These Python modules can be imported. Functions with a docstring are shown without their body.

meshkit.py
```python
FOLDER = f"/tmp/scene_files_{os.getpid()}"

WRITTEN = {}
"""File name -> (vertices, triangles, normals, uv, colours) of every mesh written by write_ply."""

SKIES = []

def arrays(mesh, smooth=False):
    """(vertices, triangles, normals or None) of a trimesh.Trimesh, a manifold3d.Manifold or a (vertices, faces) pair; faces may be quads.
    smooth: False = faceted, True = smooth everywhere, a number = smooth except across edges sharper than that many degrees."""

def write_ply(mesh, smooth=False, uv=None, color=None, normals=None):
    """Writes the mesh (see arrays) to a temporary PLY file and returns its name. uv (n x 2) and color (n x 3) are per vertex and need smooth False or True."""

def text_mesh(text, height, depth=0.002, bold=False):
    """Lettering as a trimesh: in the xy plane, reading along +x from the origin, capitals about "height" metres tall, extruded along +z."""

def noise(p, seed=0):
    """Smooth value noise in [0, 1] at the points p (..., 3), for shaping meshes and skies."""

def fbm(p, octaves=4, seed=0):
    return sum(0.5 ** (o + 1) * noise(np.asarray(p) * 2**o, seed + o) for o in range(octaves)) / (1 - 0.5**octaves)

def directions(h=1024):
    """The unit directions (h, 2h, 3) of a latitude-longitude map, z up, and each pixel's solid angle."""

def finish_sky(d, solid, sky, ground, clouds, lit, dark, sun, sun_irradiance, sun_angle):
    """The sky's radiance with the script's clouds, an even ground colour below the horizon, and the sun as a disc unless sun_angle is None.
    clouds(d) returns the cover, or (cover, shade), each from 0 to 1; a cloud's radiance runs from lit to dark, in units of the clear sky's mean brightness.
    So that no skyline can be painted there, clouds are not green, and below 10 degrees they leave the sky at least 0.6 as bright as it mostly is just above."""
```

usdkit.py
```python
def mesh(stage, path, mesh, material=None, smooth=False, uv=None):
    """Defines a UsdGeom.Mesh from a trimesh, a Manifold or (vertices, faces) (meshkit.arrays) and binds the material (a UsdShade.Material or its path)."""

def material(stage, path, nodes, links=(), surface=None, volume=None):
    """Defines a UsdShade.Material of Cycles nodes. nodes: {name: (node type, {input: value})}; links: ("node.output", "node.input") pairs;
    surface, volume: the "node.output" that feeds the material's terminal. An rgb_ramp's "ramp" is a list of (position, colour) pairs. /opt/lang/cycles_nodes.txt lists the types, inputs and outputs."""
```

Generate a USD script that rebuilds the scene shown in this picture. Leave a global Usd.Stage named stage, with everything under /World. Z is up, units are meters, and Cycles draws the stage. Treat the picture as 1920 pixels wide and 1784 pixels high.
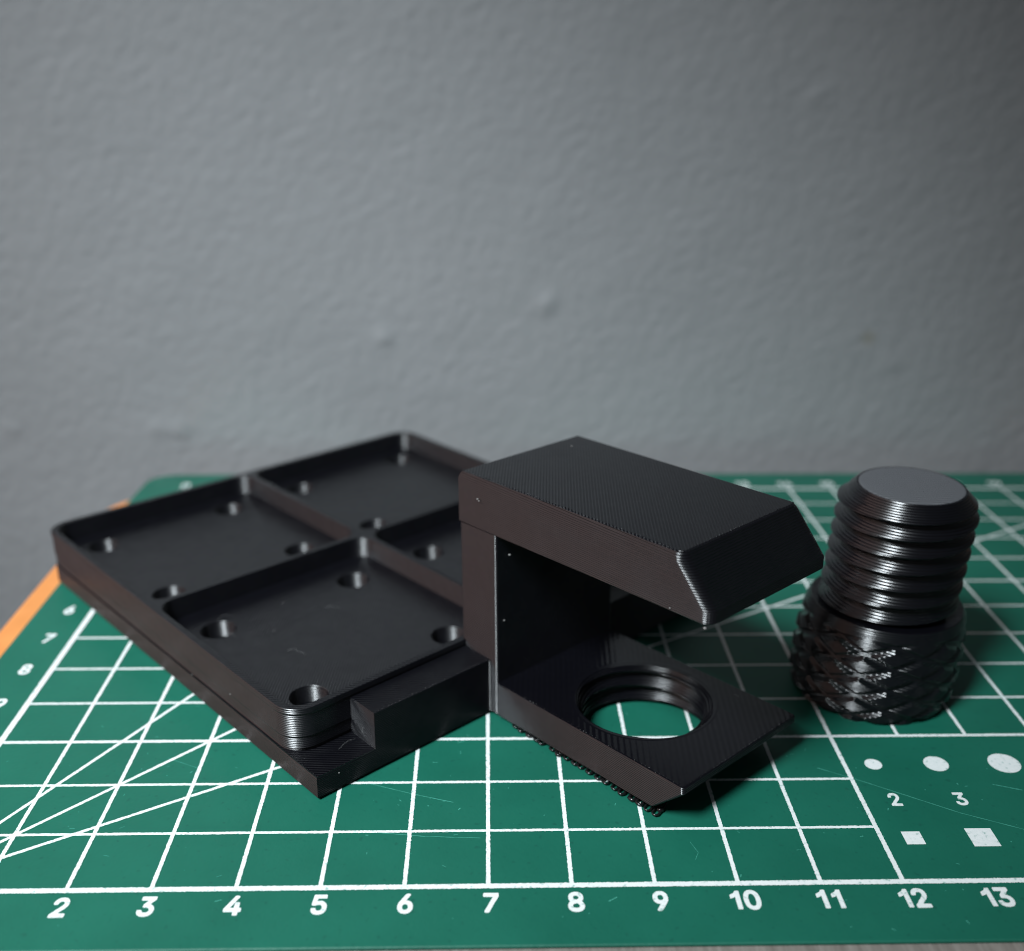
import math, random, numpy as np, trimesh, manifold3d as m3, usdkit, meshkit
from pxr import Usd, UsdGeom, UsdLux, UsdShade, Gf, Sdf
from shapely.geometry import Polygon, box, Point
from shapely.ops import unary_union
from shapely.affinity import translate
from scipy.spatial.transform import Rotation as R

stage = Usd.Stage.CreateInMemory()
UsdGeom.SetStageUpAxis(stage, 'Z'); UsdGeom.SetStageMetersPerUnit(stage, 1.0)
UsdGeom.Xform.Define(stage, '/World'); UsdGeom.Scope.Define(stage, '/World/Looks')
CM = 0.01                                   # everything below is worked out in centimetres: one mat square is 1 cm
rng = np.random.default_rng(7)

# ---------------------------------------------------------------- camera
CAM = np.array([6.992, -10.3576, 9.2752])
rot = R.from_euler('xyz', [1.20122505, -0.00636712, -0.02242164]).as_matrix()
cam = UsdGeom.Camera.Define(stage, '/World/camera')
M = np.eye(4); M[:3, :3] = rot; M[:3, 3] = CAM * CM
cam.AddTransformOp().Set(Gf.Matrix4d(*M.T.ravel().tolist()))
cam.CreateHorizontalApertureAttr(36.0)
cam.CreateFocalLengthAttr(36.0 * 2041.58 / 1920)
cam.CreateFStopAttr(16.0); cam.CreateFocusDistanceAttr(0.140)
cam.CreateClippingRangeAttr(Gf.Vec2f(0.01, 50))
cam.CreateExposureAttr(0.0)

# ---------------------------------------------------------------- lamps
dome = UsdLux.DomeLight.Define(stage, '/World/ambient_light')
dome.CreateColorAttr(Gf.Vec3f(0.80, 0.92, 1.0)); dome.CreateIntensityAttr(0.016)
key = UsdLux.SphereLight.Define(stage, '/World/desk_lamp_light')
KEY, AIM = np.array([-14.5, -20.9, 41.3]), np.array([3.2, 8.0, 0.0])       # a desk lamp's head, up on the left, with its shade
Z = (KEY - AIM) / np.linalg.norm(KEY - AIM); X = np.cross([0, 0, 1.0], Z); X /= np.linalg.norm(X); Y = np.cross(Z, X)
M = np.eye(4); M[:3, 0], M[:3, 1], M[:3, 2], M[:3, 3] = X, Y, Z, KEY * CM
key.AddTransformOp().Set(Gf.Matrix4d(*M.T.ravel().tolist())); key.CreateRadiusAttr(0.080)
key.CreateColorAttr(Gf.Vec3f(0.86, 0.95, 1.0)); key.CreateIntensityAttr(97.0)
sh = UsdLux.ShapingAPI.Apply(key.GetPrim()); sh.CreateShapingConeAngleAttr(22.5); sh.CreateShapingConeSoftnessAttr(1.0)
warm = UsdLux.RectLight.Define(stage, '/World/warm_room_light')
Z = np.array([-0.95, -0.02, 0.36]); Z /= np.linalg.norm(Z)          # from the scene towards the lamp
X = np.cross([0, 0, 1.0], Z); X /= np.linalg.norm(X); Y = np.cross(Z, X)
M = np.eye(4); M[:3, 0], M[:3, 1], M[:3, 2] = X, Y, Z; M[:3, 3] = np.array([0.06, 0.02, 0.02]) + Z * 0.60
warm.AddTransformOp().Set(Gf.Matrix4d(*M.T.ravel().tolist()))
warm.CreateWidthAttr(0.70); warm.CreateHeightAttr(0.70)
warm.CreateColorAttr(Gf.Vec3f(1.0, 0.67, 0.59)); warm.CreateIntensityAttr(1.05)

# ---------------------------------------------------------------- materials
def mat(name, nodes, links, surface='p.BSDF'):
    return usdkit.material(stage, '/World/Looks/' + name, nodes, links, surface=surface)

def plastic(name, raster, turn=41.659, hole=None, rough=0.24, layer=1.08, line=0.22, period=4.2e-4, base=(0.0026, 0.0026, 0.0040), flank=0.0):
    """Black printed filament. The rounded beads are given as exact normals: layer lines run round the sides, raster lines across
    the tops. raster: direction across the lines in the thing's own frame, which is turned by "turn" degrees in the world."""
    t = math.radians(turn); wx, wy = raster[0] * math.cos(t) - raster[1] * math.sin(t), raster[0] * math.sin(t) + raster[1] * math.cos(t)
    n = {'tc': ('texture_coordinate', {}), 'xyz': ('separate_xyz', {}), 'geo': ('geometry', {}), 'nz': ('separate_xyz', {}), 'tn': ('separate_xyz', {}),
         'lz': ('math', {'math_type': 'multiply', 'value2': 2 * math.pi / 2.8e-4}), 'ls': ('math', {'math_type': 'sine'}), 'lb': ('math', {'math_type': 'multiply_add', 'value2': 0.52, 'value3': 0.54}),
         'lvm': ('mapping', {'mapping_type': 'point', 'scale': (30.0, 30.0, 2200.0)}), 'lv': ('noise_texture', {'scale': 1.0, 'detail': 2.0}),
         'la': ('map_range', {'from_min': 0.25, 'from_max': 0.75, 'to_min': layer * 0.90, 'to_max': layer * 1.10}), 'lm': ('math', {'math_type': 'multiply'}),
         'side': ('math', {'math_type': 'less_than', 'value2': 0.9}), 'dn': ('math', {'math_type': 'minimum', 'value2': flank}), 'ds': ('math', {'math_type': 'multiply_add', 'value2': 1.3}), 'lm2': ('math', {'math_type': 'multiply'}), 'lvec': ('combine_xyz', {'x': 0.0, 'y': 0.0}),
         'dot': ('vector_math', {'math_type': 'dot_product', 'vector2': (*raster, 0.0)}),
         'rk': ('math', {'math_type': 'multiply', 'value2': 2 * math.pi / period}), 'rs': ('math', {'math_type': 'sine'}),
         'up': ('math', {'math_type': 'greater_than', 'value2': 0.9}), 'rn': ('noise_texture', {'scale': 500.0, 'detail': 2.0}),
         'ra': ('map_range', {'from_min': 0.3, 'from_max': 0.7, 'to_min': line * 0.85, 'to_max': line * 1.15}), 'rm': ('math', {'math_type': 'multiply'}), 'rm2': ('math', {'math_type': 'multiply'}),
         'rvec': ('vector_math', {'math_type': 'scale', 'vector1': (wx, wy, 0.0)}),
         'no': ('noise_texture', {'scale': 900.0, 'detail': 3.0}), 'na': ('math', {'math_type': 'multiply', 'value2': 2.5e-6}), 'b': ('bump', {'distance': 1.0, 'strength': 1.0}),
         'hm': ('vector_math', {'math_type': 'multiply', 'vector2': (1.0, 1.0, 0.0)}), 'hn': ('vector_math', {'math_type': 'normalize'}), 'hsel': ('mix_vector', {}), 'a1': ('vector_math', {'math_type': 'add'}), 'a2': ('vector_math', {'math_type': 'add'}), 'nn': ('vector_math', {'math_type': 'normalize'}),
         'rr': ('noise_texture', {'scale': 220.0, 'detail': 4.0}), 'rmap': ('map_range', {'from_min': 0.3, 'from_max': 0.7, 'to_min': rough - 0.03, 'to_max': rough + 0.03}),
         'p': ('principled_bsdf', {'base_color': base, 'ior': 1.53})}
    l = [('tc.object', 'xyz.vector'), ('geo.true_normal', 'tn.vector'), ('xyz.z', 'lz.value1'), ('lz.value', 'ls.value1'),
         ('tc.object', 'lvm.vector'), ('lvm.vector', 'lv.vector'), ('lv.fac', 'la.value'), ('ls.value', 'lb.value1'), ('lb.value', 'lm.value1'), ('la.result', 'lm.value2'),
         ('tn.z', 'side.value1'), ('tn.z', 'dn.value1'), ('dn.value', 'ds.value1'), ('lm.value', 'ds.value3'), ('ds.value', 'lm2.value1'), ('side.value', 'lm2.value2'), ('lm2.value', 'lvec.z'),
         ('tc.object', 'dot.vector1'), ('dot.value', 'rk.value1'), ('rk.value', 'rs.value1'), ('tn.z', 'up.value1'), ('tc.object', 'rn.vector'), ('rn.fac', 'ra.value'),
         ('rs.value', 'rm.value1'), ('ra.result', 'rm.value2'), ('rm.value', 'rm2.value1'), ('up.value', 'rm2.value2'), ('rm2.value', 'rvec.scale'),
         ('tc.object', 'no.vector'), ('no.fac', 'na.value1'), ('na.value', 'b.height'), ('b.normal', 'hm.vector1'), ('hm.vector', 'hn.vector1'), ('side.value', 'hsel.fac'), ('b.normal', 'hsel.a'), ('hn.vector', 'hsel.b'), ('hsel.result', 'a1.vector1'), ('lvec.vector', 'a1.vector2'),
         ('a1.vector', 'a2.vector1'), ('rvec.vector', 'a2.vector2'), ('a2.vector', 'nn.vector1'), ('nn.vector', 'p.normal'),
         ('tc.object', 'rr.vector'), ('rr.fac', 'rmap.value'), ('rmap.result', 'p.roughness')]
    if hole:                                    # near the hole the raster gives way to rings round it
        n.update({'sub': ('vector_math', {'math_type': 'subtract', 'vector2': (hole[0] * CM, hole[1] * CM, 0)}), 'flat': ('vector_math', {'math_type': 'multiply', 'vector2': (1, 1, 0)}),
                  'len': ('vector_math', {'math_type': 'length'}), 'near': ('math', {'math_type': 'less_than', 'value2': (hole[2] + 0.13) * CM}), 'sel': ('mix_float', {}),
                  'rad': ('vector_math', {'math_type': 'normalize'}), 'rot': ('vector_rotate', {'rotate_type': 'z_axis', 'angle': t}), 'dsel': ('mix_vector', {'a': (wx, wy, 0.0)})})
        l = [x for x in l if x != ('dot.value', 'rk.value1')]
        l += [('tc.object', 'sub.vector1'), ('sub.vector', 'flat.vector1'), ('flat.vector', 'len.vector1'), ('len.value', 'near.value1'), ('near.value', 'sel.fac'), ('dot.value', 'sel.a'), ('len.value', 'sel.b'), ('sel.result', 'rk.value1'),
              ('flat.vector', 'rad.vector1'), ('rad.vector', 'rot.vector'), ('rot.vector', 'dsel.b'), ('near.value', 'dsel.fac'), ('dsel.result', 'rvec.vector1')]
    return mat(name, n, l)

S2 = math.sqrt(0.5)
PL_A = plastic('black_filament_a', (S2, -S2), line=0.30, rough=0.29)           # lines run away from the camera
PL_B = plastic('black_filament_b', (S2, S2), rough=0.27, line=0.46, period=5.0e-4)            # lines run across
HOLE = (4.30, -1.92, 0.94)
PL_H = plastic('black_filament_hole', (S2, -S2), hole=HOLE, flank=0.22, line=0.13, period=8.0e-4)
PL_S = plastic('black_filament_screw', (0.10, 0.99), turn=0.0, rough=0.22, layer=0.74, line=0.30)
PL_T = plastic('black_filament_painted_sheen', (0.10, 0.99), turn=0.0, rough=0.46, line=0.55, period=8.0e-4, base=(0.088, 0.092, 0.100))  # black like the rest; the end's sheen is painted into a greyer base colour
GLOSS = mat('black_filament_gloss', {'p': ('principled_bsdf', {'base_color': (0.009, 0.009, 0.0095), 'roughness': 0.18, 'ior': 1.46})}, [])
STRAND = mat('pale_strand', {'p': ('principled_bsdf', {'base_color': (0.16, 0.16, 0.16), 'roughness': 0.4})}, [])
SPECK = mat('pale_speck', {'p': ('principled_bsdf', {'base_color': (0.16, 0.155, 0.15), 'roughness': 0.4})}, [])

MAT = mat('green_mat', {
    'tc': ('texture_coordinate', {}), 'n1': ('noise_texture', {'scale': 1500.0, 'detail': 2.0}), 'n2': ('noise_texture', {'scale': 60.0, 'detail': 4.0, 'roughness': 0.6}),
    'map': ('mapping', {'mapping_type': 'point', 'scale': (1.0, 1.0, 1.0), 'rotation': (0, 0, 0.6)}),
    'n3': ('noise_texture', {'scale': 1100.0, 'detail': 1.0}), 'pit': ('map_range', {'from_min': 0.66, 'from_max': 0.76, 'to_min': 0.0, 'to_max': 0.55, 'clamp': True}),
    'c': ('rgb_ramp', {'ramp': [(0.3, (0.0046, 0.092, 0.060)), (0.7, (0.0070, 0.111, 0.073))]}),
    'mx': ('mix_color', {'blend_type': 'mix', 'b': (0.004, 0.066, 0.047)}),
    'a': ('math', {'math_type': 'multiply', 'value2': 3.0e-5}), 'b': ('bump', {'distance': 1.0, 'strength': 1.0}),
    'p': ('principled_bsdf', {'roughness': 0.50, 'ior': 1.42})},
    [('tc.object', 'map.vector'), ('map.vector', 'n1.vector'), ('tc.object', 'n2.vector'), ('tc.object', 'n3.vector'), ('n2.fac', 'c.fac'), ('n3.fac', 'pit.value'), ('pit.result', 'mx.fac'), ('c.color', 'mx.a'), ('mx.result', 'p.base_color'),
     ('n1.fac', 'a.value1'), ('a.value', 'b.height'), ('b.normal', 'p.normal')])
PRINT = mat('white_print', {
    'tc': ('texture_coordinate', {}), 'n': ('noise_texture', {'scale': 1800.0, 'detail': 2.0}), 'c': ('rgb_ramp', {'ramp': [(0.28, (0.30, 0.44, 0.40)), (0.40, (0.66, 0.70, 0.69)), (1.0, (0.76, 0.78, 0.77))]}),
    'a': ('math', {'math_type': 'multiply', 'value2': 2.5e-5}), 'b': ('bump', {'distance': 1.0, 'strength': 1.0}),
    'p': ('principled_bsdf', {'roughness': 0.5})},
    [('tc.object', 'n.vector'), ('n.fac', 'c.fac'), ('c.color', 'p.base_color'), ('n.fac', 'a.value1'), ('a.value', 'b.height'), ('b.normal', 'p.normal')])
SCRATCH = mat('scratch_green', {'p': ('principled_bsdf', {'base_color': (0.06, 0.30, 0.23), 'roughness': 0.5})}, [])
WALL = mat('grey_wall_paint', {
    'geo': ('geometry', {}), 'n': ('noise_texture', {'scale': 420.0, 'detail': 3.0}), 'a': ('math', {'math_type': 'multiply', 'value2': 1.3e-4}), 'b': ('bump', {'distance': 1.0, 'strength': 1.0}),
    'd': ('vector_math', {'math_type': 'distance', 'vector2': (0.1626, 0.153, 0.0290)}), 'dm': ('map_range', {'from_min': 0.0006, 'from_max': 0.0026, 'to_min': 0.38, 'to_max': 0.0, 'clamp': True}),
    'n2': ('noise_texture', {'scale': 14.0, 'detail': 3.0}), 'c': ('rgb_ramp', {'ramp': [(0.3, (0.220, 0.228, 0.234)), (0.7, (0.236, 0.243, 0.249))]}),
    'mx': ('mix_color', {'b': (0.15, 0.13, 0.08)}),
    'p': ('principled_bsdf', {'roughness': 0.22, 'ior': 1.5})},
    [('geo.position', 'n.vector'), ('n.fac', 'a.value1'), ('a.value', 'b.height'), ('b.normal', 'p.normal'), ('geo.position', 'd.vector1'), ('d.value', 'dm.value'), ('dm.result', 'mx.fac'),
     ('geo.position', 'n2.vector'), ('n2.fac', 'c.fac'), ('c.color', 'mx.a'), ('mx.result', 'p.base_color')])
DESK = mat('desk_grey_brown', {
    'tc': ('texture_coordinate', {}), 'map': ('mapping', {'mapping_type': 'point', 'scale': (900.0, 90.0, 300.0)}), 'n': ('noise_texture', {'scale': 1.0, 'detail': 5.0, 'roughness': 0.65}),
    'c': ('rgb_ramp', {'ramp': [(0.3, (0.13, 0.115, 0.10)), (0.55, (0.20, 0.18, 0.16)), (0.75, (0.25, 0.23, 0.21))]}),
    'a': ('math', {'math_type': 'multiply', 'value2': 4.0e-5}), 'b': ('bump', {'distance': 1.0, 'strength': 1.0}), 'p': ('principled_bsdf', {'roughness': 0.5})},
    [('tc.object', 'map.vector'), ('map.vector', 'n.vector'), ('n.fac', 'c.fac'), ('c.color', 'p.base_color'), ('n.fac', 'a.value1'), ('a.value', 'b.height'), ('b.normal', 'p.normal')])
ORANGE = mat('orange_edge', {
    'tc': ('texture_coordinate', {}), 'n': ('noise_texture', {'scale': 160.0, 'detail': 4.0}), 'c': ('rgb_ramp', {'ramp': [(0.3, (0.56, 0.21, 0.055)), (0.7, (0.64, 0.25, 0.072))]}), 'p': ('principled_bsdf', {'roughness': 0.5})},
    [('tc.object', 'n.vector'), ('n.fac', 'c.fac'), ('c.color', 'p.base_color')])

# ---------------------------------------------------------------- helpers
def sag(v):
    """The desk top and the mat on it dip a little towards the wall."""
    v = np.array(v, float); v[:, 2] -= 0.0048 * np.maximum(0, v[:, 1] - 8) ** 2; return v
used = {}
def numbered(parent, name):
    k = used.get((parent, name), 0); used[(parent, name)] = k + 1
    return f'{parent}/{name}' if k == 0 else f'{parent}/{name}_{k:03d}'
def thing(name, label, cat, loc=(0, 0, 0), rotz=0.0):
    x = UsdGeom.Xform.Define(stage, numbered('/World', name)); x.AddTranslateOp().Set(Gf.Vec3d(*(np.array(loc) * CM))); x.AddRotateZOp().Set(rotz)
    p = x.GetPrim(); p.SetCustomDataByKey('label', label); p.SetCustomDataByKey('category', cat)
    return p
def part(parent, name, mesh, material, smooth=30, label=None, kind=None):
    path = numbered(str(parent.GetPath()) if not isinstance(parent, str) else parent, name)
    if hasattr(mesh, 'to_mesh'):
        mm = mesh.to_mesh(); mesh = trimesh.Trimesh(mm.vert_properties[:, :3], mm.tri_verts, process=False)
    elif isinstance(mesh, tuple):
        mesh = trimesh.Trimesh(mesh[0], mesh[1], process=False)
    else:
        mesh = mesh.copy()
    if str(path).startswith(('/World/cutting_mat', '/World/desk')): mesh.vertices = sag(mesh.vertices)
    mesh.vertices = mesh.vertices * CM
    m = usdkit.mesh(stage, path, mesh, material, smooth=smooth)
    if label: m.GetPrim().SetCustomDataByKey('label', label)
    if kind: m.GetPrim().SetCustomDataByKey('kind', kind)
    return m.GetPrim()
def hull(pts): return m3.Manifold.hull_points(np.asarray(pts, float))
def extrude(poly, z0, z1):
    polys = [np.array(poly.exterior.coords)[:-1]] + [np.array(i.coords)[:-1] for i in poly.interiors]
    return m3.CrossSection(polys, m3.FillRule.EvenOdd).extrude(z1 - z0).translate((0, 0, z0))
def rrect(x0, x1, y0, y1, r, seg=8):
    return box(x0 + r, y0 + r, x1 - r, y1 - r).buffer(r, quad_segs=seg) if r > 0 else box(x0, y0, x1, y1)
def slices(levels):
    """Hull of flat outlines: (z, polygon)."""
    return hull(np.vstack([np.c_[np.array(p.exterior.coords)[:-1], np.full(len(p.exterior.coords) - 1, z)] for z, p in levels]))
def soft_box(x0, x1, y0, y1, z0, z1, r=0.02, rv=0.03):
    return slices([(z0, rrect(x0 + r, x1 - r, y0 + r, y1 - r, rv, 3)), (z0 + r, rrect(x0, x1, y0, y1, rv, 3)), (z1 - r, rrect(x0, x1, y0, y1, rv, 3)), (z1 - 0.3 * r, rrect(x0 + 0.3 * r, x1 - 0.3 * r, y0 + 0.3 * r, y1 - 0.3 * r, rv, 3)), (z1, rrect(x0 + r, x1 - r, y0 + r, y1 - r, rv, 3))])
def tube(points, r, n=5):
    pts = np.asarray(points, float); V, F = [], []
    for i, p in enumerate(pts):
        t = pts[min(i + 1, len(pts) - 1)] - pts[max(i - 1, 0)]; t /= np.linalg.norm(t)
        a = np.cross(t, [0.3, 0.2, 0.93]); a /= np.linalg.norm(a); b = np.cross(t, a)
        for k in range(n):
            w = 2 * math.pi * k / n; V.append(p + r * (math.cos(w) * a + math.sin(w) * b))
        if i:
            for k in range(n):
                q, s = (i - 1) * n, i * n
                F += [[q + k, q + (k + 1) % n, s + (k + 1) % n], [q + k, s + (k + 1) % n, s + k]]
    return trimesh.Trimesh(np.array(V), np.array(F), process=False)

# ---------------------------------------------------------------- wall
WY = 15.3
gx, gz = np.arange(-16, 32.01, 0.075), np.arange(-14, 20.01, 0.075)
XX, ZZ = np.meshgrid(gx, gz, indexing='ij')
ca, sa = math.cos(0.5), math.sin(0.5)
P = np.stack([(XX * ca + ZZ * sa) * 2.7, (-XX * sa + ZZ * ca) * 2.9, XX * 0], -1)
H = 0.023 * (meshkit.fbm(P * 1.9, 2, 3) - 0.5) + 0.020 * (meshkit.noise(P * 0.33, 11) - 0.5)
for (bx, bz, s, h) in [(8.43, 3.72, 0.16, 0.055), (4.53, 2.9, 0.16, 0.05), (-0.67, 0.57, 0.17, 0.05), (-1.17, 0.6, 0.15, 0.035), (14.45, 8.43, 0.17, 0.035), (-4.7, 0.6, 0.15, 0.03), (16.9, 2.25, 0.2, 0.03)]:
    H += h * np.exp(-((XX - bx) ** 2 + (ZZ - bz) ** 2) / (2 * s * s))
V = np.stack([XX, WY - H, ZZ], -1).reshape(-1, 3)
nz_ = len(gz); ii, jj = np.meshgrid(np.arange(len(gx) - 1), np.arange(nz_ - 1), indexing='ij'); a0 = (ii * nz_ + jj).ravel()
F = np.vstack([np.c_[a0, a0 + nz_, a0 + nz_ + 1], np.c_[a0, a0 + nz_ + 1, a0 + 1]])
w = part('/World', 'wall', (V, F), WALL, smooth=True)
w.SetCustomDataByKey('kind', 'structure'); w.SetCustomDataByKey('label', 'grey painted wall with orange peel texture behind the cutting mat')

# ---------------------------------------------------------------- desk
MT = 0.05                                                      # mat thickness; the mat's top is z = 0
desk = thing('desk', 'grey brown desk top with an orange left edge under the green mat', 'desk', (0, 0, -MT))
full = rrect(-1.46, 40, -34, 13.1, 1.5, 16)
inner = box(-0.86, -33.4, 39.4, 12.5).buffer(0) if False else rrect(-0.86, 39.4, -33.4, 12.5, 0.95, 16)
part(desk, 'desk_top', extrude(inner.buffer(-0.003), -1.8, -0.002).refine_to_length(1.5), DESK)
ring_levels = [(-1.8, 0), (-0.16, 0), (-0.11, 0.006), (-0.06, 0.025), (-0.02, 0.065), (0.0, 0.13)]
edge = slices([(z, full.buffer(-o, quad_segs=16)) for z, o in ring_levels]) - extrude(inner, -3, 1)
part(desk, 'edge_strip', edge.refine_to_length(0.8), ORANGE, label='orange strip along the edge of the desk top')

# ---------------------------------------------------------------- cutting mat
cm_ = thing('cutting_mat', 'green self-healing cutting mat printed with a white centimetre grid', 'cutting mat')
MX0, MX1, MY0, MY1 = -1.0, 21.0, -0.935, 14.15
outline = rrect(MX0, MX1, MY0, MY1, 0.62, 12)
part(cm_, 'mat_sheet', slices([(-MT, outline.buffer(-0.02)), (-MT + 0.012, outline), (-0.014, outline), (0.0, outline.buffer(-0.014))]).refine_to_length(0.7), MAT, smooth=20)

EPS = 0.004
def ragged(p0, p1, w, z=EPS, step=0.012, j=0.0028):
    p0, p1 = np.array(p0, float), np.array(p1, float); L = np.linalg.norm(p1 - p0); d = (p1 - p0) / L; nrm = np.array([-d[1], d[0]])
    n = max(2, int(L / step)); t = np.linspace(0, L, n + 1)
    a = w / 2 + rng.normal(0, j, n + 1).clip(-2 * j, 2 * j); b = w / 2 + rng.normal(0, j, n + 1).clip(-2 * j, 2 * j)
    c = p0 + t[:, None] * d
    V = np.vstack([np.c_[c + a[:, None] * nrm, np.full(n + 1, z)], np.c_[c - b[:, None] * nrm, np.full(n + 1, z)]])
    k = np.arange(n); m = n + 1
    return V, np.vstack([np.c_[k, k + m, k + m + 1], np.c_[k, k + m + 1, k + 1]])
def line(name, p0, p1, w, z): part(cm_, name, ragged(p0, p1, w, z), PRINT, smooth=False)
line('border_line', (-0.045, 0), (20.045, 0), 0.078, 0.006); line('border_line', (-0.045, 13), (20.045, 13), 0.082, 0.006)
line('border_line', (0, -0.04), (0, 13.04), 0.088, 0.0075); line('border_line', (20, -0.04), (20, 13.04), 0.088, 0.0075)
GW = 0.046
for i in range(1, 20):
    line('grid_line', (i, 3.0 if i > 12 else 0.02), (i, 12.98), GW + (0.014 if i == 12 else 0.006), 0.0045)
for j in range(1, 13):
    line('grid_line', (0.02, j), (12.0 if j < 3 else 19.98, j), GW + (0.012 if j == 3 else 0), 0.003)
for ang, L in ((30, 22.3), (45, 18.3), (60, 14.9)):
    a = math.radians(ang); line('angle_line', (0.03 * math.cos(a), 0.03 * math.sin(a)), (L * math.cos(a), L * math.sin(a)), 0.05, 0.0015 + ang * 0.00001)
glyphs = {}
def numeral(s, x, y, h, fat=0.007):
    if (s, h, fat) not in glyphs:
        at, flat = 0.0, []
        for ch in s:                                        # figure by figure: the mat's 1 is a plain stroke with a flag
            if ch == '1':
                k = h - 2 * fat; one = Polygon(np.array([(0.44, 0), (0.44, 1), (0.29, 1), (0.21, 0.88), (0.0, 0.77), (0.0, 0.60), (0.13, 0.645), (0.25, 0.73), (0.25, 0)]) * k)
                flat.append(translate(one, at + 0.03)); at += 0.44 * k + 0.085
            else:
                t = meshkit.text_mesh(ch, h - 2 * fat, 0.003, True)
                flat += [Polygon(t.vertices[f][:, :2] + [at - t.bounds[0, 0], 0]) for f, nn in zip(t.faces, t.face_normals) if nn[2] > 0.9]; at += t.extents[0] + 0.055
        g = unary_union([q.buffer(1e-5) for q in flat]).buffer(fat, quad_segs=3).simplify(0.002)
        t = trimesh.util.concatenate([trimesh.creation.extrude_polygon(q, 0.003) for q in getattr(g, 'geoms', [g])]); b = t.bounds
        t.apply_translation((-(b[0, 0] + b[1, 0]) / 2, -(b[0, 1] + b[1, 1]) / 2, 0.001)); t.vertices *= [0.86, 1, 1]; glyphs[(s, h, fat)] = t
    t = glyphs[(s, h, fat)].copy(); t.apply_translation((x, y, 0)); part(cm_, 'numeral', t, PRINT, smooth=False)
for i in range(0, 21):
    numeral(str(i), i + 0.03, -0.272, 0.30); numeral(str(i), i, 13.33, 0.28)
for j in range(0, 13):
    numeral(str(13 - j), -0.42, j, 0.28); numeral(str(13 - j), 20.42, j, 0.28)
for k, x in enumerate((12.41, 13.30, 14.27, 15.34, 16.5)):
    r = 0.5 * (0.2 + 0.1 * k) + 0.02
    part(cm_, 'sample_dot', trimesh.creation.extrude_polygon(Point(x, 2.32).buffer(r, quad_segs=12), 0.003).apply_translation((0, 0, 0.001)), PRINT, smooth=False)
    numeral(str(k + 2), x + 0.03, 1.545, 0.25, 0.003)
    part(cm_, 'sample_square', trimesh.creation.extrude_polygon(box(x - r, 0.78 - r, x + r, 0.78 + r), 0.003).apply_translation((0, 0, 0.001)), PRINT, smooth=False)
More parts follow.
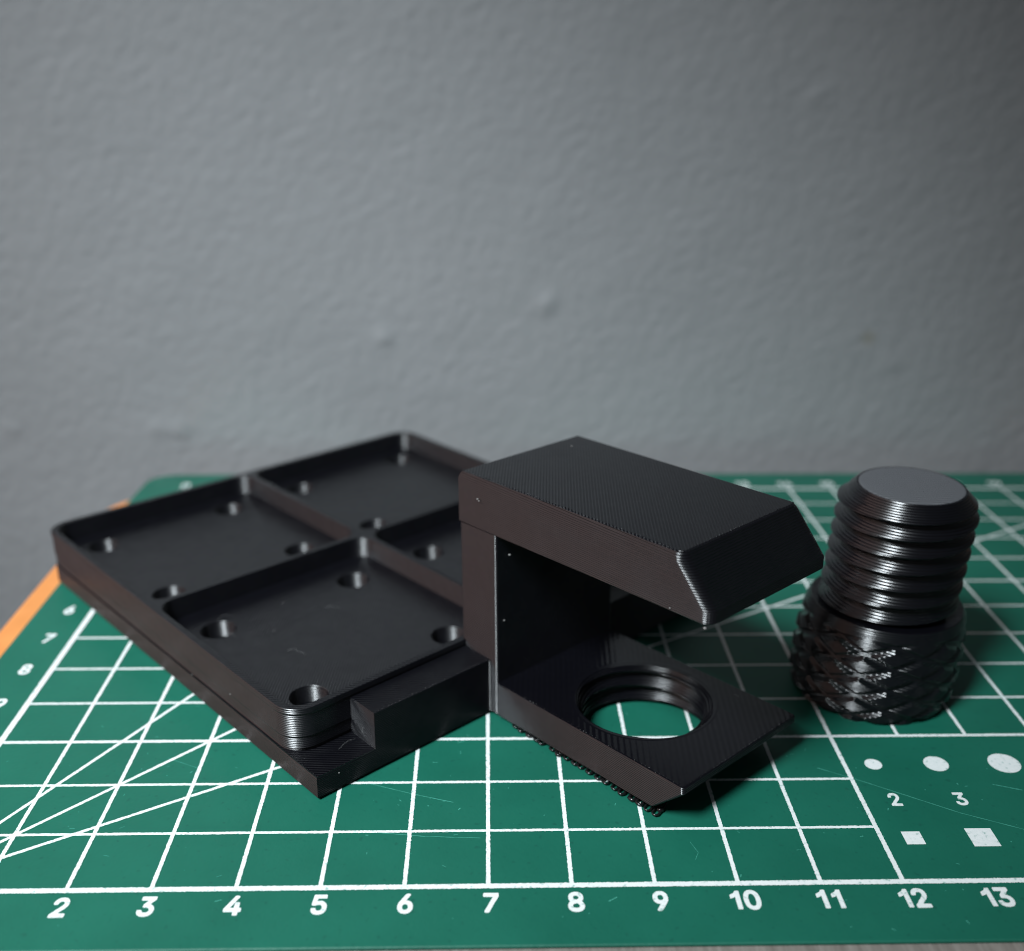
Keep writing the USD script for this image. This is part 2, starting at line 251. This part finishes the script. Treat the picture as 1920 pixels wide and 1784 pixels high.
# cuts and nicks
def scratch(pts, w): 
    pts = np.array(pts, float); P = np.vstack([pts[i] + (pts[i + 1] - pts[i]) * np.linspace(0, 1, 12)[:, None] for i in range(len(pts) - 1)])
    n = len(P); d = np.gradient(P, axis=0); d /= np.linalg.norm(d, axis=1)[:, None]; nn = np.c_[-d[:, 1], d[:, 0]]
    ww = w * (0.35 + 0.65 * rng.random(n)) / 2
    V = np.vstack([np.c_[P + ww[:, None] * nn, np.full(n, 0.0009)], np.c_[P - ww[:, None] * nn, np.full(n, 0.0009)]]); k = np.arange(n - 1)
    return V, np.vstack([np.c_[k, k + n, k + n + 1], np.c_[k, k + n + 1, k + 1]])
for pts, w in ([[(11.6, 2.25), (12.12, 1.95), (13.21, 1.26), (13.95, 0.9)], 0.012], [[(5.35, 2.0), (6.0, 1.75), (6.54, 1.57)], 0.011], [[(5.6, 0.98), (6.2, 0.9), (6.9, 0.86)], 0.010],
               [[(9.55, 0.75), (9.62, 0.55), (9.56, 0.42)], 0.006], [[(13.9, 1.85), (14.25, 1.72)], 0.018], [[(10.5, 3.6), (11.4, 3.15)], 0.008], [[(2.5, 2.6), (3.0, 2.35)], 0.008], [[(16.0, 0.6), (17.0, 0.2)], 0.01]):
    part(cm_, 'scratch', scratch(pts, w), SCRATCH, smooth=False)
sv, sf, n0 = [], [], 0
for _ in range(260):
    x, y = rng.uniform(-0.9, 16), rng.uniform(-0.85, 8); a = rng.uniform(0, math.pi); L = rng.exponential(0.03) + 0.008; v, f = scratch([(x, y), (x + L * math.cos(a), y + L * math.sin(a) * 0.7)], rng.uniform(0.006, 0.016))
    sv.append(v); sf.append(f + n0); n0 += len(v)
part(cm_, 'nicks', (np.vstack(sv), np.vstack(sf)), SCRATCH, smooth=False, label='pale nicks in the mat surface', kind='stuff')

# ---------------------------------------------------------------- tray with desk clamp
# local frame: x runs along the tray's front edge, y from the front edge back into the tray
tray = thing('clamp_tray', 'black 3D printed four-pocket tray with a C-shaped clamp jaw at its front edge', 'tray', (4.745, 1.619, 0.0), 131.659 - 90)
D, W = 8.955, 8.40; h1, hs, h2 = 0.36, 0.935, 1.044; Y0 = D - W
fr = [(0.0, 0.03, 0.03), (0.03, 0.0, 0.03)]
def plate(o): return rrect(o, W - o, o, D - o, 0.38, 12).union(rrect(o, W - o, o, D / 2, 0.0, 3))
base = slices([(0.004, plate(0.05)), (0.05, plate(0.0)), (h1 - 0.015, plate(0.0)), (h1, plate(0.018))])
part(tray, 'base_plate', base, PL_B)
t_out, t_div = 0.115, 0.125; inn = (W - 2 * t_out - t_div) / 2; FZ = 0.68
px = [t_out, t_out + inn + t_div]; py = [Y0 + t_out, Y0 + t_out + inn + t_div]
ins, ind = 0.64, 0.78                      # how far the recesses lie from the rim and from the dividers
floor_ = extrude(rrect(0.045, W - 0.045, Y0 + 0.045, D - 0.045, 0.36, 12), h1, FZ)
for x in px:
    for y in py:
        for hx in ((x + ins, x + inn - ind) if x == px[0] else (x + ind, x + inn - ins)):
            for hy in ((y + ins, y + inn - ind) if y == py[0] else (y + ind, y + inn - ins)):
                floor_ -= m3.Manifold.cylinder(1.0, 0.27, 0.27, 48).translate((hx, hy, 0.41))
                floor_ -= m3.Manifold.cylinder(0.03, 0.27, 0.295, 48).translate((hx, hy, FZ - 0.018))
part(tray, 'pocket_floor', floor_, PL_A, label='pocket floor with four round recesses in each pocket')
outer = [(0.405, 0.040), (0.42, 0.014), (0.595, 0.014), (0.605, 0.0), (h2 - 0.09, 0.0), (h2 - 0.075, -0.012), (h2 - 0.012, -0.012), (h2, 0.004)]
def ring(o): return rrect(o, W - o, Y0 + o, D - o, 0.40 - o, 12)
body = m3.Manifold()
for (z0, o0), (z1, o1) in zip(outer[:-1], outer[1:]):
    body += slices([(z0, ring(o0)), (z1, ring(o1))])
for x in px:
    for y in py:
        body -= extrude(rrect(x, x + inn, y, y + inn, 0.30, 10), 0, 2)
        body -= slices([(h2 - 0.012, rrect(x, x + inn, y, y + inn, 0.30, 10)), (h2 + 0.01, rrect(x - 0.02, x + inn + 0.02, y - 0.02, y + inn + 0.02, 0.32, 10))])
part(tray, 'pocket_walls', body, PL_B, label='outer rim and crossed dividers of the four pockets')
part(tray, 'step_block', soft_box(0.957, W - 0.957, 0.003, Y0 + 0.07, h1 - 0.06, hs, 0.014, 0.0) - soft_box(-1, 20, -1, 0.0, -1, h1, 0.01, 0.01), PL_B, label='raised block along the front edge behind the clamp')

BR = R.from_rotvec([-0.007, 0.024, 0.004]).as_matrix(); v0, v1, a_, b_ = 3.059, 5.546, 0.631, 0.154
BC = np.array([0, v0, hs])
def clamp(man):
    """The clamp is a hair out of true with the tray: the fitted turn, about the foot of its post."""
    mm = man.to_mesh(); v = mm.vert_properties[:, :3].astype(float)
    q = v[:, [1, 0, 2]]; q = BC + (q - BC) @ BR.T
    return trimesh.Trimesh(q[:, [1, 0, 2]], mm.tri_verts, process=False)
def jaw_slice(u_end, x0, x1, rf, u_back):
    p = rrect(x0, x1, u_end, u_back + 1, rf, 6).intersection(box(-50, -50, 50, u_back)); return p
H_, Lt, Lb, Hu, Hs, hl, Ll, Lm, zb = 3.735, 3.44, 3.90, 2.955, 3.12, 0.60, 3.66, 3.19, 0.075
up_ = slices([(Hu, jaw_slice(-Lb + 0.02, v0 + 0.015, v1 - 0.015, 0.15, a_)), (Hu + 0.015, jaw_slice(-Lb, v0, v1, 0.15, a_)), (Hs, jaw_slice(-Lb, v0, v1, 0.15, a_)),
              (H_ - 0.11, jaw_slice(-Lt - 0.04, v0, v1, 0.15, a_)), (H_ - 0.05, jaw_slice(-Lt + 0.0, v0 + 0.020, v1 - 0.02, 0.14, a_ - 0.01)), (H_ - 0.012, jaw_slice(-Lt + 0.03, v0 + 0.055, v1 - 0.055, 0.12, a_ - 0.03)), (H_, jaw_slice(-Lt + 0.06, v0 + 0.085, v1 - 0.085, 0.07, a_ - 0.05))])
part(tray, 'upper_jaw', clamp(up_), PL_A, smooth=14)
part(tray, 'clamp_post', clamp(slices([(zb, rrect(v0 + 0.004, v1 - 0.004, -b_, a_ - 0.004, 0.045, 7)), (Hu - 0.001, rrect(v0 + 0.004, v1 - 0.004, -b_, a_ - 0.004, 0.045, 7))])), PL_A)
part(tray, 'print_seam', clamp(m3.Manifold.cylinder(hs - zb - 0.02, 0.022, 0.022, 16).translate((v0 + 0.004, -0.004, zb + 0.01))), PL_A, label='raised vertical seam where the clamp meets the block')
def screw_surface(R0, depth, pitch, z0, z1, starts=1, phase=0.0, nth=220, per=26, top=None, crest=0.36, root=0.30):
    """A closed solid with a helical thread; top(z) caps the radius."""
    nz = int((z1 - z0) / pitch * per) + 1; th = np.linspace(0, 2 * np.pi, nth, endpoint=False); z = np.linspace(z0, z1, nz)
    TH, Zs = np.meshgrid(th, z); ph = (Zs / pitch - starts * TH / (2 * np.pi) + phase) % 1.0
    tri = np.abs(ph - 0.5) * 2                     # 0 at the groove, 1 at the crest
    prof = np.clip((tri - root) / (1 - root - crest), 0, 1); rr = R0 - depth * (1 - prof)
    if top is not None: rr = np.minimum(rr, top(Zs))
    V = np.stack([rr * np.cos(TH), rr * np.sin(TH), Zs], -1).reshape(-1, 3)
    i, k = np.meshgrid(np.arange(nz - 1), np.arange(nth), indexing='ij'); a = i * nth + k; b = i * nth + (k + 1) % nth
    F = np.vstack([np.c_[a.ravel(), b.ravel(), (b + nth).ravel()], np.c_[a.ravel(), (b + nth).ravel(), (a + nth).ravel()]])
    c0, c1 = len(V), len(V) + 1; V = np.vstack([V, [[0, 0, z0], [0, 0, z1]]]); k = np.arange(nth); e = (nz - 1) * nth
    F = np.vstack([F, np.c_[np.full(nth, c0), (k + 1) % nth, k], np.c_[np.full(nth, c1), e + k, e + (k + 1) % nth]])
    return V, F
lo = slices([(zb, jaw_slice(-Lm, v0, v1, 0.05, -b_ - 0.001)), (0.50, jaw_slice(-Ll, v0, v1, 0.06, -b_ - 0.001)), (hl - 0.02, jaw_slice(-Ll, v0, v1, 0.06, -b_ - 0.001)), (hl - 0.006, jaw_slice(-Ll + 0.006, v0 + 0.006, v1 - 0.006, 0.06, -b_ - 0.001)), (hl, jaw_slice(-Ll + 0.02, v0 + 0.02, v1 - 0.02, 0.06, -b_ - 0.001))])
tv, tf = screw_surface(1.01, 0.14, 0.25, -0.3, 1.2, nth=160, per=20, crest=0.14, root=0.10, phase=0.35)
cut = m3.Manifold(m3.Mesh(np.ascontiguousarray(tv + [HOLE[0], HOLE[1], 0], dtype=np.float32), np.ascontiguousarray(tf, dtype=np.uint32)))
lo = lo - cut
lo = lo - m3.Manifold.cylinder(0.06, 0.93, 0.99, 120).translate((HOLE[0], HOLE[1], hl - 0.05))
lower_jaw = part(tray, 'lower_jaw', clamp(lo), PL_H, smooth=20, label='lower jaw plate with a threaded hole through it')
# scalloped first-layer loops under the near edge of the lower jaw
for k in range(19):
    u = -0.52 - k * 0.150 + rng.normal(0, 0.018)
    q = -0.3 + 1.3 * rng.random()
    m = tube([(v0 + 0.30, u + 0.10, 0.045), (v0 + 0.10, u + 0.045, 0.040), (v0 + 0.005, u + 0.02, 0.036), (v0 - 0.022 * q, u - 0.005, 0.034), (v0 - 0.020 * q, u - 0.045, 0.034), (v0 + 0.02, u - 0.062, 0.036), (v0 + 0.14, u - 0.04, 0.04), (v0 + 0.30, u + 0.02, 0.045)], 0.013 + 0.012 * rng.random(), 8)
    part(lower_jaw, 'support_nub', m, GLOSS, smooth=True)
m = trimesh.creation.icosphere(2, 1.0); m.vertices = m.vertices * [0.05, 0.05, 0.04] + [v0 + 0.13, -Lm - 0.02, 0.04]; part(lower_jaw, 'support_nub', m, GLOSS, smooth=True)
# ends of the extruded lines along the edges of the top faces
V_, F_, n0 = [], [], 0
ico = trimesh.creation.icosphere(0, 1.0)
def beads(p0, p1, step, r, keep=1.0, turned=True):
    global n0
    p0, p1 = np.array(p0, float), np.array(p1, float); n = int(np.linalg.norm(p1 - p0) / step)
    for i in range(n + 1):
        if rng.random() > keep: continue
        c = p0 + (p1 - p0) * i / n + rng.normal(0, 0.004, 3) * [1, 1, 0.3]; s = r * (0.6 + 0.7 * rng.random())
        v = ico.vertices * [s, s, s * 0.7] + c
        if turned: q = BC + (v[:, [1, 0, 2]] - BC) @ BR.T; v = q[:, [1, 0, 2]]
        V_.append(v); F_.append(ico.faces + n0); n0 += len(v)
beads((v0 + 0.10, -Lt + 0.07, H_ - 0.002), (v1 - 0.1, -Lt + 0.07, H_ - 0.002), 0.058, 0.012, 0.8)
beads((v0 + 0.09, -Lt + 0.10, H_ - 0.003), (v0 + 0.09, a_ - 0.08, H_ - 0.003), 0.058, 0.010, 0.7)
beads((v0 + 0.03, -Ll + 0.07, hl - 0.003), (v0 + 0.03, -b_ - 0.1, hl - 0.003), 0.058, 0.012, 0.85)
beads((v0 + 0.07, -Ll + 0.03, hl - 0.003), (v1 - 0.07, -Ll + 0.03, hl - 0.003), 0.058, 0.012, 0.85)
beads((0.05, 0.03, h1 - 0.003), (0.95, 0.03, h1 - 0.003), 0.058, 0.012, 0.85, False)
beads((0.03, 0.05, h1 - 0.003), (0.03, 0.62, h1 - 0.003), 0.058, 0.012, 0.85, False)
beads((1.0, 0.03, hs - 0.003), (3.0, 0.03, hs - 0.003), 0.058, 0.012, 0.85, False)
part(tray, 'extrusion_ends', (np.vstack(V_), np.vstack(F_)), PL_A, smooth=True, label='row of tiny filament ends along the top edges', kind='stuff')
# stray fine strands and specks of filament
def strand(start, L, seed, z, lift=0.05):
    r_ = np.random.default_rng(seed); a = r_.uniform(0, 6.28); pts = [np.array([*start, z])]
    for i in range(14):
        a += r_.normal(0, 0.45); pts.append(pts[-1] + np.array([math.cos(a), math.sin(a), 0]) * L / 14); pts[-1][2] = z + lift * math.sin(math.pi * (i + 1) / 14)
    return tube(pts, 0.0013, 4)
loose = [((4.3, -3.3), 0.35, 1, hl), ((5.3, -2.9), 0.25, 2, hl), ((1.2, 2.6), 0.4, 3, FZ), ((0.9, 4.2), 0.3, 4, FZ), ((0.9, 0.4), 0.35, 7, h1), ((0.9, 0.2), 0.4, 8, 0.55), ((0.7, 3.7), 0.3, 9, FZ), ((2.6, 3.2), 0.3, 12, FZ)]
part(tray, 'stray_strands', trimesh.util.concatenate([strand(s, L, sd, z + 0.006) for s, L, sd, z in loose]), STRAND, smooth=True, label='fine pale wisps of stray filament', kind='stuff')
sp = []
for (x, y, z, s) in [(v0 - 0.002, -3.78, Hs - 0.1, 0.022), (v0 - 0.002, -3.25, Hu + 0.12, 0.012), (v0 - 0.002, 0.25, 3.42, 0.016), (v0 - 0.002, 0.22, 3.40, 0.012), (4.6, -b_ - 0.004, 2.6, 0.014), (3.3, -b_ - 0.004, 2.62, 0.02), (3.2, -b_ - 0.004, 1.6, 0.014),
                     (v0 + 0.25, -3.62, hl, 0.012), (3.7, -0.6, hl, 0.014), (4.0, -2.96, hl, 0.014), (5.1, -3.2, hl, 0.013), (0.35, 0.0, 0.28, 0.012), (-0.002, 2.2, 0.62, 0.012), (-0.002, 3.4, 0.4, 0.01), (1.4, 3.3, FZ, 0.01), (2.0, 4.0, FZ, 0.01), (5.0, 0.3, H_, 0.012), (4.5, -1.2, H_, 0.01)]:
    m = trimesh.creation.icosphere(1, s); m.vertices *= [1, 1, 0.7]; m.apply_translation((x, y, z)); sp.append(m)
part(tray, 'specks', trimesh.util.concatenate(sp), SPECK, smooth=True, label='pale specks stuck on the black print', kind='stuff')

# ---------------------------------------------------------------- thumb screw
bolt = thing('thumb_screw', 'black 3D printed screw standing head down on its knurled knob', 'screw', (13.005, 4.41, 0.0))
RK, HK, RT, HB, RTOP = 1.255, 1.50, 1.018, 3.345, 0.785
LEAN = np.array([[1, 0, 0.086], [0, 1, 0.030], [0, 0, 1]])
def knob():
    nth, nz = 560, 190; th = np.linspace(0, 2 * np.pi, nth, endpoint=False); z = np.linspace(0.0, HK, nz); TH, Zs = np.meshgrid(th, z)
    prof = np.interp(z, [0, 0.05, 0.20, 0.55, 0.95, 1.30, 1.42, 1.47, HK], [RK - 0.10, RK - 0.065, RK - 0.02, RK, RK - 0.005, RK - 0.055, RK - 0.085, RK - 0.11, RK - 0.14])
    g = np.zeros_like(TH)
    for s in (1, -1):
        ph = (Zs / 0.335 + s * 9 * TH / (2 * np.pi) + 0.17) % 1.0; t = np.abs(ph - 0.5) * 2
        g = np.maximum(g, np.clip((0.44 - t) / 0.30, 0, 1))
    fade = np.interp(z, [0, 0.03, 1.30, 1.36], [1, 1, 1, 0])[:, None]
    rr = prof[:, None] - 0.054 * g * fade
    V = np.stack([rr * np.cos(TH), rr * np.sin(TH), Zs], -1).reshape(-1, 3)
    i, k = np.meshgrid(np.arange(nz - 1), np.arange(nth), indexing='ij'); a = i * nth + k; b = i * nth + (k + 1) % nth
    F = np.vstack([np.c_[a.ravel(), b.ravel(), (b + nth).ravel()], np.c_[a.ravel(), (b + nth).ravel(), (a + nth).ravel()]])
    c0, c1 = len(V), len(V) + 1; V = np.vstack([V, [[0, 0, 0], [0, 0, HK]]]); k = np.arange(nth); e = (nz - 1) * nth
    return V, np.vstack([F, np.c_[np.full(nth, c0), (k + 1) % nth, k], np.c_[np.full(nth, c1), e + k, e + (k + 1) % nth]])
V, F = knob(); part(bolt, 'knurled_knob', (V @ LEAN.T, F), PL_S, smooth=28)
V, F = screw_surface(RT, 0.138, 0.262, HK - 0.02, HB, nth=360, per=44, top=lambda z: RTOP + (HB - z) * 1.02, crest=0.15, root=0.20, phase=0.63)
part(bolt, 'threaded_shank', (V @ LEAN.T, F), PL_S, smooth=28)
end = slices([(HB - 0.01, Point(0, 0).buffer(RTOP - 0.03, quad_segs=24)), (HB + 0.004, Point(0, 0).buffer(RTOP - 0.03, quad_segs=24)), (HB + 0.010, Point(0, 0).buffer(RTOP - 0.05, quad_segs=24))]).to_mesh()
part(bolt, 'end_face', (end.vert_properties[:, :3] @ LEAN.T, end.tri_verts), PL_T, smooth=20, label='flat end of the screw with fine raster lines, its sheen painted in as a paler grey')
